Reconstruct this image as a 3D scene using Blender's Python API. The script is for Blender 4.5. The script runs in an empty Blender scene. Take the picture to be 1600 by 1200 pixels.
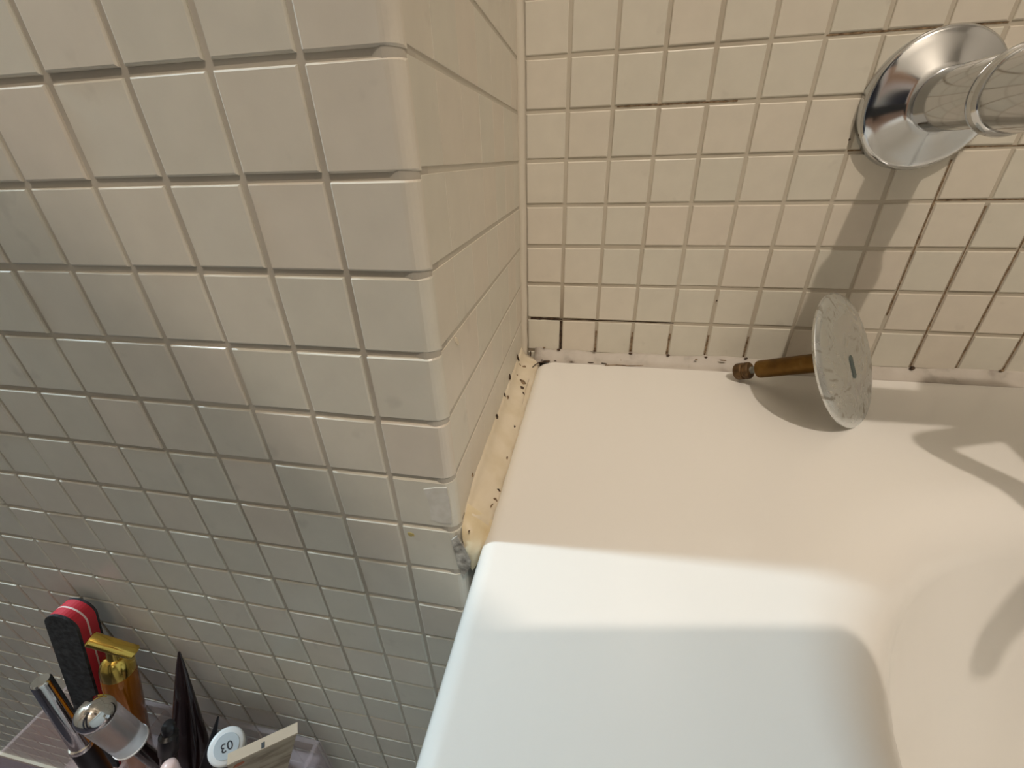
import bpy, bmesh, math, random
from mathutils import Vector, Matrix
random.seed(7)
# ------------------------------------------------------------------ units
# one mosaic pitch = 25 mm; x right along the back wall, y towards the back wall, z up.
T = 0.025
FLOOR = -24.3                      # floor height in pitches below the joint taken as zero
def V(x, y, z): return Vector((x*T, y*T, (z-FLOOR)*T))
SC = bpy.context.scene
COL = SC.collection

# ------------------------------------------------------------------ camera
F_PX = 652.284
CR = Vector((0.98266, 0.18340, -0.02706))       # camera right
CD = Vector((0.06354, -0.47123, -0.87972))      # camera down
CF = Vector((-0.17410, 0.86275, -0.47471))      # camera forward
CF.normalize(); CR = (CR - CF*CR.dot(CF)).normalized(); CD = CF.cross(CR).normalized()
CAM = (1.8096, -11.3678, 0.0624)
cam_d = bpy.data.cameras.new('camera'); cam = bpy.data.objects.new('camera', cam_d); COL.objects.link(cam)
cam_d.sensor_fit = 'HORIZONTAL'; cam_d.sensor_width = 36; cam_d.lens = 36*F_PX/1600
cam_d.clip_start = 0.004; cam_d.clip_end = 50
M = Matrix.Identity(4)
for r in range(3):
    M[r][0] = CR[r]; M[r][1] = -CD[r]; M[r][2] = -CF[r]; M[r][3] = V(*CAM)[r]
cam.matrix_world = M
SC.camera = cam
def ray(px, py): return CR*((px-800)/F_PX) + CD*((py-600)/F_PX) + CF
def onY(px, py, Y): d = ray(px, py); return Vector(CAM) + d*((Y-CAM[1])/d.y)
def onZ(px, py, Z): d = ray(px, py); return Vector(CAM) + d*((Z-CAM[2])/d.z)
def onX(px, py, X): d = ray(px, py); return Vector(CAM) + d*((X-CAM[0])/d.x)
def project(P):
    q = Vector(P) - Vector(CAM); z = q.dot(CF)
    if z <= 0.3: return None
    return 800 + F_PX*q.dot(CR)/z, 600 + F_PX*q.dot(CD)/z

# ------------------------------------------------------------------ world, lights, exposure
w = bpy.data.worlds.new('world'); SC.world = w; w.use_nodes = True
w.node_tree.nodes['Background'].inputs[0].default_value = (0.9, 0.85, 0.75, 1)
w.node_tree.nodes['Background'].inputs[1].default_value = 0.02
SC.view_settings.view_transform = 'Standard'; SC.view_settings.look = 'None'
SC.view_settings.gamma = 1; SC.view_settings.use_curve_mapping = False
SC.view_settings.exposure = 0.0
LAMP = (15.3, -38.6, 63.0)         # warm bulb under the ceiling
STRIP = (-33.0, -8.35, 27.0)       # cool light strip above the basin, on the left wall
def light(name, kind, loc, energy, color, **kw):
    d = bpy.data.lights.new(name, kind); d.energy = energy; d.color = color
    for k, v in kw.items(): setattr(d, k, v)
    o = bpy.data.objects.new(name, d); COL.objects.link(o); o.location = V(*loc); return o
light('ceiling_bulb_light', 'POINT', LAMP, 54, (1.0, 0.86, 0.72), shadow_soft_size=0.022)
st = light('strip_light_glow', 'AREA', STRIP, 13.2, (0.68, 0.88, 1.0), shape='RECTANGLE', size=0.30, size_y=0.045)

# ------------------------------------------------------------------ materials
MATS = {}
def mat(name, color, rough=0.5, metal=0.0, **kw):
    m = bpy.data.materials.new(name); m.use_nodes = True
    b = m.node_tree.nodes['Principled BSDF']
    b.inputs['Base Color'].default_value = (*color, 1); b.inputs['Roughness'].default_value = rough
    b.inputs['Metallic'].default_value = metal
    for k, v in kw.items(): b.inputs[k].default_value = v
    MATS[name] = m; return m
def nodes(m): return m.node_tree.nodes, m.node_tree.links, m.node_tree.nodes['Principled BSDF']
def noise_color(m, stops, scale, detail=4, stretch=(1, 1, 1), rough=None, bump=0.0, coord='Object', dist=0.0):
    n, l, b = nodes(m)
    tc = n.new('ShaderNodeTexCoord'); mp = n.new('ShaderNodeMapping'); mp.inputs['Scale'].default_value = stretch
    nz = n.new('ShaderNodeTexNoise'); nz.inputs['Scale'].default_value = scale; nz.inputs['Detail'].default_value = detail
    nz.inputs['Distortion'].default_value = dist
    cr = n.new('ShaderNodeValToRGB'); cr.color_ramp.elements.remove(cr.color_ramp.elements[1])
    for i, (p, c) in enumerate(stops):
        e = cr.color_ramp.elements[0] if i == 0 else cr.color_ramp.elements.new(p)
        e.position = p; e.color = (*c, 1)
    l.new(tc.outputs[coord], mp.inputs[0]); l.new(mp.outputs[0], nz.inputs['Vector'])
    l.new(nz.outputs[0], cr.inputs[0]); l.new(cr.outputs[0], b.inputs['Base Color'])
    if bump:
        bp = n.new('ShaderNodeBump'); bp.inputs['Strength'].default_value = bump; bp.inputs['Distance'].default_value = 0.001
        l.new(nz.outputs[0], bp.inputs['Height']); l.new(bp.outputs[0], b.inputs['Normal'])
    return cr
def tile_mat(name, base, island):
    m = mat(name, base, 0.34); n, l, b = nodes(m)
    if island:
        g = n.new('ShaderNodeNewGeometry'); rnd = g.outputs['Random Per Island']
    else:
        g = n.new('ShaderNodeObjectInfo'); rnd = g.outputs['Random']
    cr = n.new('ShaderNodeValToRGB'); cr.color_ramp.interpolation = 'LINEAR'
    e = cr.color_ramp.elements
    mul = lambda c, k: tuple(a*b_ for a, b_ in zip(c, k)) + (1,)
    e[0].position = 0; e[0].color = mul(base, (0.97, 0.99, 0.98))
    e[1].position = 1; e[1].color = mul(base, (1.02, 0.99, 0.97))
    x = e.new(0.5); x.color = mul(base, (1.0, 1.01, 1.0))
    l.new(rnd, cr.inputs[0])
    tc = n.new('ShaderNodeTexCoord'); nz = n.new('ShaderNodeTexNoise')
    nz.inputs['Scale'].default_value = 90; nz.inputs['Detail'].default_value = 5
    geo = n.new('ShaderNodeNewGeometry')
    l.new(geo.outputs['Position'], nz.inputs['Vector'])
    mr = n.new('ShaderNodeMapRange'); mr.inputs[1].default_value = 0.3; mr.inputs[2].default_value = 0.7
    mr.inputs[3].default_value = 0.965; mr.inputs[4].default_value = 1.02
    l.new(nz.outputs[0], mr.inputs[0])
    n2 = n.new('ShaderNodeTexNoise'); n2.inputs['Scale'].default_value = 62; n2.inputs['Detail'].default_value = 3
    l.new(geo.outputs['Position'], n2.inputs['Vector'])
    m2 = n.new('ShaderNodeMapRange'); m2.inputs[1].default_value = 0.66; m2.inputs[2].default_value = 0.76; m2.inputs[3].default_value = 1.0; m2.inputs[4].default_value = 0.88
    l.new(n2.outputs[0], m2.inputs[0])
    mm = n.new('ShaderNodeMath'); mm.operation = 'MULTIPLY'; l.new(mr.outputs[0], mm.inputs[0]); l.new(m2.outputs[0], mm.inputs[1])
    mx = n.new('ShaderNodeVectorMath'); mx.operation = 'SCALE'
    l.new(cr.outputs[0], mx.inputs[0]); l.new(mm.outputs[0], mx.inputs['Scale']); l.new(mx.outputs[0], b.inputs['Base Color'])
    bp = n.new('ShaderNodeBump'); bp.inputs['Strength'].default_value = 0.05; bp.inputs['Distance'].default_value = 0.0006
    l.new(nz.outputs[0], bp.inputs['Height']); l.new(bp.outputs[0], b.inputs['Normal'])
    return m
TILE = (0.665, 0.625, 0.545)
tile_m = tile_mat('ceramic_tile', TILE, False)
tile_f = tile_mat('ceramic_tile_field', TILE, True)
grout_m = mat('grout', (0.46, 0.41, 0.33), 0.9)
noise_color(grout_m, [(0.28, (0.26, 0.215, 0.155)), (0.40, (0.46, 0.41, 0.33)), (0.62, (0.53, 0.485, 0.40))], 9, 5, coord='Object', bump=0.3)
grout_l = mat('grout_pale', (0.50, 0.46, 0.38), 0.9)
noise_color(grout_l, [(0.30, (0.40, 0.36, 0.30)), (0.6, (0.53, 0.49, 0.42))], 11, 5, bump=0.3)
grout_w = mat('grout_warm', (0.56, 0.52, 0.44), 0.85)
tub_m = mat('white_enamel', (0.86, 0.85, 0.82), 0.22, 0, **{'Coat Weight': 0.3, 'Coat Roughness': 0.12})
paint_m = mat('cream_paint', (0.80, 0.76, 0.68), 0.75)
noise_color(paint_m, [(0.3, (0.36, 0.345, 0.315)), (0.7, (0.39, 0.375, 0.345))], 30, 3)
floor_m = mat('dark_floor', (0.03, 0.028, 0.035), 0.6)
noise_color(floor_m, [(0.35, (0.012, 0.010, 0.018)), (0.62, (0.035, 0.03, 0.045)), (0.75, (0.16, 0.14, 0.17))], 26, 6, (1, 6, 1), coord='Object', bump=0.4)
seal_m = mat('cream_sealant', (0.80, 0.74, 0.62), 0.45)
noise_color(seal_m, [(0.3, (0.66, 0.57, 0.41)), (0.6, (0.75, 0.67, 0.53))], 60, 4)
seal_y = mat('yellowed_sealant', (0.74, 0.65, 0.44), 0.45)
noise_color(seal_y, [(0.3, (0.60, 0.48, 0.28)), (0.6, (0.72, 0.63, 0.44))], 70, 4)
seal_g = mat('grey_sealant', (0.62, 0.58, 0.52), 0.5)
noise_color(seal_g, [(0.25, (0.22, 0.185, 0.155)), (0.45, (0.46, 0.42, 0.37)), (0.7, (0.53, 0.49, 0.44))], 55, 6, bump=0.2)
mould_m = mat('mould', (0.035, 0.022, 0.014), 0.95)
noise_color(mould_m, [(0.35, (0.012, 0.008, 0.006)), (0.7, (0.10, 0.06, 0.035))], 400, 3)
mould_b = mat('brown_mould', (0.22, 0.15, 0.09), 0.95)
noise_color(mould_b, [(0.35, (0.10, 0.06, 0.03)), (0.7, (0.36, 0.26, 0.16))], 400, 3)
cement_m = mat('grey_cement', (0.42, 0.39, 0.34), 0.95)
noise_color(cement_m, [(0.35, (0.20, 0.185, 0.16)), (0.5, (0.36, 0.34, 0.30)), (0.68, (0.60, 0.58, 0.53))], 260, 6, bump=1.0)
chrome_m = mat('chrome', (0.60, 0.62, 0.64), 0.11, 1.0)
worn_m = mat('worn_chrome', (0.72, 0.72, 0.70), 0.16, 1.0)
def scratches(m):
    n, l, b = nodes(m)
    tc = n.new('ShaderNodeTexCoord')
    nz = n.new('ShaderNodeTexNoise'); nz.inputs['Scale'].default_value = 45; nz.inputs['Detail'].default_value = 8; nz.inputs['Distortion'].default_value = 2.5
    l.new(tc.outputs['Object'], nz.inputs['Vector'])
    cr = n.new('ShaderNodeValToRGB'); e = cr.color_ramp.elements
    e[0].position = 0.33; e[0].color = (0.40, 0.39, 0.36, 1); e[1].position = 0.41; e[1].color = (0.72, 0.75, 0.76, 1)
    l.new(nz.outputs[0], cr.inputs[0]); l.new(cr.outputs[0], b.inputs['Base Color'])
    mr = n.new('ShaderNodeMapRange'); mr.inputs[1].default_value = 0.35; mr.inputs[2].default_value = 0.6; mr.inputs[3].default_value = 0.34; mr.inputs[4].default_value = 0.24
    l.new(nz.outputs[0], mr.inputs[0]); l.new(mr.outputs[0], b.inputs['Roughness'])
scratches(worn_m)
brass_m = mat('tarnished_brass', (0.30, 0.17, 0.045), 0.5, 0.75)
noise_color(brass_m, [(0.3, (0.11, 0.055, 0.012)), (0.6, (0.20, 0.105, 0.022)), (0.8, (0.26, 0.16, 0.05))], 120, 5, (1, 1, 1))
patina_m = mat('green_patina', (0.20, 0.22, 0.12), 0.8, 0.2)
noise_color(patina_m, [(0.35, (0.22, 0.14, 0.04)), (0.6, (0.20, 0.26, 0.17))], 220, 4)
brown_m = mat('dark_brass', (0.12, 0.07, 0.03), 0.5, 0.6)
noise_color(brown_m, [(0.3, (0.06, 0.035, 0.015)), (0.7, (0.24, 0.14, 0.06))], 260, 5)
gasket_m = mat('grey_gasket', (0.30, 0.31, 0.28), 0.7)
slot_m = mat('teal_slot', (0.17, 0.22, 0.22), 0.6, 0.3)
black_m = mat('black_plastic', (0.012, 0.011, 0.012), 0.3)
rubber_m = mat('dark_abrasive', (0.022, 0.021, 0.024), 0.9)
noise_color(rubber_m, [(0.35, (0.012, 0.012, 0.014)), (0.7, (0.05, 0.05, 0.055))], 300, 6, bump=0.5)
red_m = mat('red_foam', (0.55, 0.022, 0.04), 0.55)
pinkline_m = mat('white_core', (0.80, 0.62, 0.58), 0.6)
gold_m = mat('gold_metal', (0.78, 0.55, 0.13), 0.18, 1.0)
amber_m = mat('amber_glaze', (0.42, 0.13, 0.006), 0.12, 0.25)
silver_m = mat('silver_metal', (0.72, 0.70, 0.67), 0.10, 1.0)
brownblack_m = mat('brown_black_gloss', (0.022, 0.012, 0.012), 0.12)
def glass(name, color, rough=0.02, ior=1.46):
    return mat(name, color, rough, 0, **{'Transmission Weight': 1.0, 'IOR': ior})
acryl_m = mat('pink_clear_acrylic', (0.62, 0.50, 0.51), 0.08, 0, Alpha=0.22)
clear_m = glass('clear_plastic', (0.97, 0.96, 0.96), 0.03, 1.45)
frost_m = mat('frosted_plastic', (0.75, 0.70, 0.68), 0.25, 0, **{'Transmission Weight': 0.75, 'IOR': 1.3})
white_m = mat('white_plastic', (0.80, 0.81, 0.82), 0.3)
paleblue_m = mat('pale_blue_label', (0.55, 0.62, 0.68), 0.4)
greyring_m = mat('grey_ring', (0.25, 0.24, 0.27), 0.4)
ink_m = mat('dark_ink', (0.03, 0.035, 0.05), 0.6)
card_m = mat('beige_card', (0.55, 0.44, 0.31), 0.75)
noise_color(card_m, [(0.38, (0.22, 0.165, 0.11)), (0.52, (0.38, 0.30, 0.21)), (0.7, (0.45, 0.36, 0.26))], 55, 5, (1, 1, 3))
cardedge_m = mat('card_edge', (0.52, 0.41, 0.30), 0.7)
stain_m = mat('red_stain', (0.38, 0.12, 0.06), 0.7)
pinkcap_m = mat('pale_pink_plastic', (0.80, 0.62, 0.60), 0.3)
yellowstain_m = mat('mustard_stain', (0.45, 0.36, 0.14), 0.8)
bulb_m = mat('bulb_glass', (1, 0.85, 0.6), 0.3, 0, **{'Emission Color': (1, 0.78, 0.5, 1), 'Emission Strength': 20.0})

# ------------------------------------------------------------------ object helpers
def obj(name, me, m=None, parent=None):
    o = bpy.data.objects.new(name, me); COL.objects.link(o)
    if m is not None: me.materials.append(m)
    if parent is not None: o.parent = parent
    return o
def tag(o, label, cat=None, group=None, kind=None):
    if label: o['label'] = label
    if cat: o['category'] = cat
    if group: o['group'] = group
    if kind: o['kind'] = kind
    return o
def thing(name, label, cat, loc):
    o = bpy.data.objects.new(name, None); COL.objects.link(o); o.location = V(*loc); o.empty_display_size = 0.01
    return tag(o, label, cat)
def part(name, bm_, m, parent, smooth=False, bevel=0.0, seg=2):
    """mesh given in world metres, stored relative to its parent thing"""
    if bevel:
        bmesh.ops.bevel(bm_, geom=[e for e in bm_.edges if e.calc_face_angle(0) > 0.5], offset=bevel, segments=seg, affect='EDGES', profile=0.6)
    bmesh.ops.recalc_face_normals(bm_, faces=bm_.faces)
    me = bpy.data.meshes.new(name); 
    off = Vector((0, 0, 0)); q = parent
    while q is not None: off += q.location; q = q.parent
    c = sum((v.co for v in bm_.verts), Vector())/max(1, len(bm_.verts))
    for v in bm_.verts: v.co -= c
    bm_.to_mesh(me); bm_.free()
    if smooth:
        for p in me.polygons: p.use_smooth = True
        try: me.set_sharp_from_angle(angle=math.radians(40))
        except Exception: pass
    o = obj(name, me, m, parent); o.location = c - off
    return o
def box_bm(lo, hi, bm_=None):
    bm_ = bm_ or bmesh.new()
    lo = V(*lo); hi = V(*hi)
    vs = [bm_.verts.new((x, y, z)) for x in (lo.x, hi.x) for y in (lo.y, hi.y) for z in (lo.z, hi.z)]
    for f in ((0, 1, 3, 2), (4, 6, 7, 5), (0, 4, 5, 1), (2, 3, 7, 6), (0, 2, 6, 4), (1, 5, 7, 3)): bm_.faces.new([vs[i] for i in f])
    return bm_
def frame(axis, up=(0, 0, 1)):
    a = Vector(axis).normalized(); u = Vector(up)
    e1 = u.cross(a)
    if e1.length < 1e-4: e1 = Vector((1, 0, 0)).cross(a)
    e1.normalize(); return a, e1, a.cross(e1).normalized()
def lathe_bm(prof, org, axis, seg=40, bm_=None, sx=1.0, sy=1.0, up=(0, 0, 1)):
    """prof: (radius, distance along axis) in pitches; org in pitches"""
    bm_ = bm_ or bmesh.new(); a, e1, e2 = frame(axis, up); rings = []
    for r, t in prof:
        c = Vector(org) + a*t
        if r <= 1e-6: rings.append([bm_.verts.new(V(*c))]); continue
        rings.append([bm_.verts.new(V(*(c + e1*(r*sx*math.cos(2*math.pi*k/seg)) + e2*(r*sy*math.sin(2*math.pi*k/seg))))) for k in range(seg)])
    for A, B in zip(rings, rings[1:]):
        for k in range(seg):
            j = (k+1) % seg
            if len(A) == 1 and len(B) == 1: continue
            if len(A) == 1: bm_.faces.new((A[0], B[j], B[k]))
            elif len(B) == 1: bm_.faces.new((A[k], A[j], B[0]))
            else: bm_.faces.new((A[k], A[j], B[j], B[k]))
    for R in (rings[0], rings[-1]):
        if len(R) > 2: bm_.faces.new(R)
    return bm_
def smooth_path(pts, n=8):
    P = [Vector(p) for p in pts]; out = []
    for i in range(len(P)-1):
        p0 = P[max(i-1, 0)]; p1 = P[i]; p2 = P[i+1]; p3 = P[min(i+2, len(P)-1)]
        for k in range(n):
            t = k/n
            out.append(0.5*((2*p1) + (p2-p0)*t + (2*p0-5*p1+4*p2-p3)*t*t + (3*p1-p0-3*p2+p3)*t**3))
    out.append(P[-1]); return out
def tube_bm(pts, rad, seg=14, bm_=None, ridge=0.0):
    bm_ = bm_ or bmesh.new(); rings = []; n = len(pts)
    ref = None
    for i, p in enumerate(pts):
        d = (Vector(pts[min(i+1, n-1)]) - Vector(pts[max(i-1, 0)])).normalized()
        if ref is None: ref = d.orthogonal().normalized()
        ref = (ref - d*ref.dot(d)).normalized(); e2 = d.cross(ref)
        r = rad[i] if isinstance(rad, (list, tuple)) else rad
        if ridge and i % 2: r *= 1-ridge
        rings.append([bm_.verts.new(V(*(Vector(p) + ref*r*math.cos(2*math.pi*k/seg) + e2*r*math.sin(2*math.pi*k/seg)))) for k in range(seg)])
    for A, B in zip(rings, rings[1:]):
        for k in range(seg): bm_.faces.new((A[k], A[(k+1) % seg], B[(k+1) % seg], B[k]))
    bm_.faces.new(rings[0]); bm_.faces.new(rings[-1]); return bm_

# ------------------------------------------------------------------ walls (grout beds) with single tiles
W1Y = -6.96                                    # face of the left wall
ret_x = lambda y: -0.12*(1 + y/6.96)           # face of the short return wall, a touch out of square
X0, X1, Y0, ZC = -46.0, 68.0, -62.0, 72.0
def struct(name, bm_, m, label=None):
    o = part(name, bm_, m, None); o['kind'] = 'structure'
    if label: o['label'] = label
    return o
G1, G2 = 0.040, 0.010
wall_back = struct('wall_back', box_bm((-0.6, 0.028, FLOOR), (X1, 3, ZC)), grout_m, 'cream mosaic tiled wall behind the bathtub')
def prism(pts, z0, z1):
    b = bmesh.new(); A = [b.verts.new(V(x, y, z0)) for x, y in pts]; B = [b.verts.new(V(x, y, z1)) for x, y in pts]; n = len(pts)
    for k in range(n): b.faces.new((A[k], A[(k+1) % n], B[(k+1) % n], B[k]))
    b.faces.new(A); b.faces.new(B); return b
arc = [(-0.30, W1Y+G1), (-0.24, W1Y+0.022)] + [(-0.182+0.172*math.sin(a), W1Y+0.010+0.172-0.172*math.cos(a)) for a in [math.pi/2*k/8 for k in range(9)]]
wall_left = struct('wall_left', prism([(X0, W1Y+2.2), (X0, W1Y+G1)] + arc + [(-0.015, W1Y+0.4), (-0.3, W1Y+2.2)], FLOOR, ZC), grout_l, 'cream mosaic tiled wall above the cosmetics organiser')
bm = bmesh.new()
vs = [bm.verts.new(V(x, y, z)) for z in (FLOOR, ZC) for (x, y) in ((ret_x(-6.8)-G2, -6.8), (ret_x(0)-G2, 0.02), (-2, 0.02), (-2, -6.0), (-0.3, -6.8))]
for k in range(5): bm.faces.new((vs[k], vs[(k+1) % 5], vs[5+(k+1) % 5], vs[5+k]))
bm.faces.new(vs[:5]); bm.faces.new(vs[5:])
wall_return = struct('wall_return', bm, grout_w, 'short tiled return wall between the two mosaic walls')

HS, DEP = 0.462, 0.16                          # half tile, tile body depth
def tile_mesh(name, w0, w1, h0, h1, rnd=0.0, bev=0.022):
    """tile in pitches, face on local -y at y=0; rnd > 0 rounds the right edge (bullnose)"""
    b = bmesh.new()
    if rnd:
        prof = [(w0, DEP), (w0, bev), (w0+bev*0.3, bev*0.3), (w0+bev, 0)]
        for k in range(7):
            a = math.pi/2*k/6; prof.append((w1-rnd+rnd*math.sin(a), rnd-rnd*math.cos(a)))
        prof.append((w1, DEP+0.02))
        r0 = [b.verts.new((x*T, y*T, (h0+bev if y < DEP*0.9 else h0)*T)) for x, y in prof]
        r0b = [b.verts.new((x*T, (y+bev)*T if y < DEP*0.9 else y*T, h0*T)) for x, y in prof]
        r1 = [b.verts.new((x*T, y*T, (h1-bev if y < DEP*0.9 else h1)*T)) for x, y in prof]
        r1b = [b.verts.new((x*T, (y+bev)*T if y < DEP*0.9 else y*T, h1*T)) for x, y in prof]
        for A, B in ((r0b, r0), (r0, r1), (r1, r1b)):
            for k in range(len(A)-1): b.faces.new((A[k], A[k+1], B[k+1], B[k]))
        b.faces.new(r0b); b.faces.new(r1b)
        bmesh.ops.remove_doubles(b, verts=b.verts, dist=1e-7)
    else:
        vs = [b.verts.new((x*T, y*T, z*T)) for x in (w0, w1) for y in (0, DEP) for z in (h0, h1)]
        for f in ((0, 1, 3, 2), (4, 6, 7, 5), (0, 4, 5, 1), (2, 3, 7, 6), (0, 2, 6, 4), (1, 5, 7, 3)): b.faces.new([vs[i] for i in f])
        es = [e for e in b.edges if all(abs(v.co.y) < 1e-6 for v in e.verts)]
        bmesh.ops.bevel(b, geom=es, offset=bev*T, segments=2, affect='EDGES', profile=0.5)
    bmesh.ops.recalc_face_normals(b, faces=b.faces)
    me = bpy.data.meshes.new(name); b.to_mesh(me); b.free(); me.materials.append(tile_m)
    return me
me_tile = [tile_mesh('tile', -HS+a, HS-b_, -HS+c, HS-d) for a, b_, c, d in ((0, 0, 0, 0), (.01, 0, .008, 0), (0, .012, 0, .01), (.004, .006, .012, .004))]
me_bull = tile_mesh('bullnose_tile', -HS, 0.5, -HS, HS, rnd=0.17)
me_first = tile_mesh('tile', -0.452, HS, -HS, HS)
me_ret_first = tile_mesh('tile', -0.29, 0.496, -HS, HS, bev=.005)
me_ret = tile_mesh('tile', -0.496, 0.496, -HS, HS, bev=.005)
def wall_tiles(parent, cells, place, special):
    """cells (i, k) by descending size in the picture: 290 single tiles, the rest one joined field"""
    base = parent.location
    seen, rest = [], []
    for i, k in cells:
        P, rz = place(i, k)
        q = [project((P.x+dx, P.y, P.z+dz)) if abs(rz) < 0.5 else project((P.x, P.y+dx, P.z+dz)) for dx in (-.5, .5) for dz in (-.5, .5)]
        if None in q: rest.append((i, k)); continue
        xs = [a[0] for a in q]; ys = [a[1] for a in q]
        if max(xs) < -15 or min(xs) > 1615 or max(ys) < -15 or min(ys) > 1215 or min(max(xs)-min(xs), max(ys)-min(ys)) < 9: rest.append((i, k)); continue
        ar = abs(sum(q2[0]*q3[1]-q3[0]*q2[1] for q2, q3 in ((q[0], q[1]), (q[1], q[3]), (q[3], q[2]), (q[2], q[0]))))
        seen.append((-ar, i, k))
    seen.sort(); rest += [(i, k) for a, i, k in seen[290:]]
    for a, i, k in seen[:290]:
        P, rz = place(i, k)
        me = special(i, k) or random.choice(me_tile)
        o = bpy.data.objects.new('tile' if me is not me_bull else 'bullnose_tile', me); COL.objects.link(o); o.parent = parent
        j = random.gauss
        o.location = V(P.x, P.y, P.z) - base + Vector((0, j(0, .00010), 0)) if abs(rz) < .5 else V(P.x, P.y, P.z) - base + Vector((j(0, .00002), 0, 0))
        q_ = 1.0 if abs(rz) < .5 else 0.25
        o.rotation_euler = (j(0, .0045)*q_, j(0, .002), rz + j(0, .0045)*q_)
    if rest:
        vv, ff = [], []
        for i, k in rest:
            P, rz = place(i, k); c, s = math.cos(rz), math.sin(rz); o0 = len(vv)
            src = special(i, k)
            x0, x1_ = (-HS, HS)
            if src is me_bull: x1_ = 0.5
            if src is me_ret_first: x0 = -0.29
            b = 0.022
            for (xx0, xx1, zz0, zz1, yy) in ((x0, x1_, -HS, HS, DEP), (x0, x1_, -HS, HS, b), (x0+b, x1_-b, -HS+b, HS-b, 0)):
                for lx, lz in ((xx0, zz0), (xx1, zz0), (xx1, zz1), (xx0, zz1)):
                    vv.append(tuple(V(P.x + c*lx - s*yy, P.y + s*lx + c*yy, P.z+lz) - base))
            for r in (0, 4):
                for e in range(4): ff.append((o0+r+e, o0+r+(e+1) % 4, o0+r+4+(e+1) % 4, o0+r+4+e))
            ff.append((o0+8, o0+9, o0+10, o0+11))
        me = bpy.data.meshes.new('tile_field'); me.from_pydata(vv, [], ff); me.update()
        o = obj('tile_field', me, tile_f, parent); o['kind'] = 'stuff'; o['label'] = 'farther cream mosaic tiles of the same wall'
# back wall: columns from the corner bead to the right
wall_tiles(wall_back, [(i, k) for i in range(0, 68) for k in range(-6, 71)], lambda i, k: (Vector((i+0.5, 0, k+0.5)), 0.0), lambda i, k: None)
# left wall: columns counted leftwards from the outer corner; the corner column is bullnosed
wall_tiles(wall_left, [(i, k) for i in range(0, 45) for k in range(-24, 71)], lambda i, k: (Vector((-i-0.5, W1Y, k+0.5-0.06)), 0.0), lambda i, k: me_bull if i == 0 else None)
# return wall: face looks along +x
RA = math.pi/2 + math.atan(0.12/6.96)
wall_tiles(wall_return, [(i, k) for i in range(0, 7) for k in range(-6, 71)], lambda i, k: (Vector((ret_x(-i-0.5), -i-0.5, k+0.5-0.02)), RA), lambda i, k: me_ret_first if i == 6 else me_ret)

struct('wall_right', box_bm((X1, Y0, FLOOR), (X1+3, 3, ZC)), paint_m)
struct('wall_rear', box_bm((X0-3, Y0-3, FLOOR), (X1+3, Y0, ZC)), paint_m)
struct('wall_far_left', box_bm((X0-3, Y0, FLOOR), (X0, W1Y+2.2, ZC)), paint_m)
struct('ceiling', box_bm((X0-3, Y0-3, ZC), (X1+3, 3, ZC+2)), paint_m)
struct('floor', box_bm((X0-3, Y0-3, FLOOR-2), (X1+3, 3, FLOOR)), floor_m, 'dark floor at the foot of the tiled wall')

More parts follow.
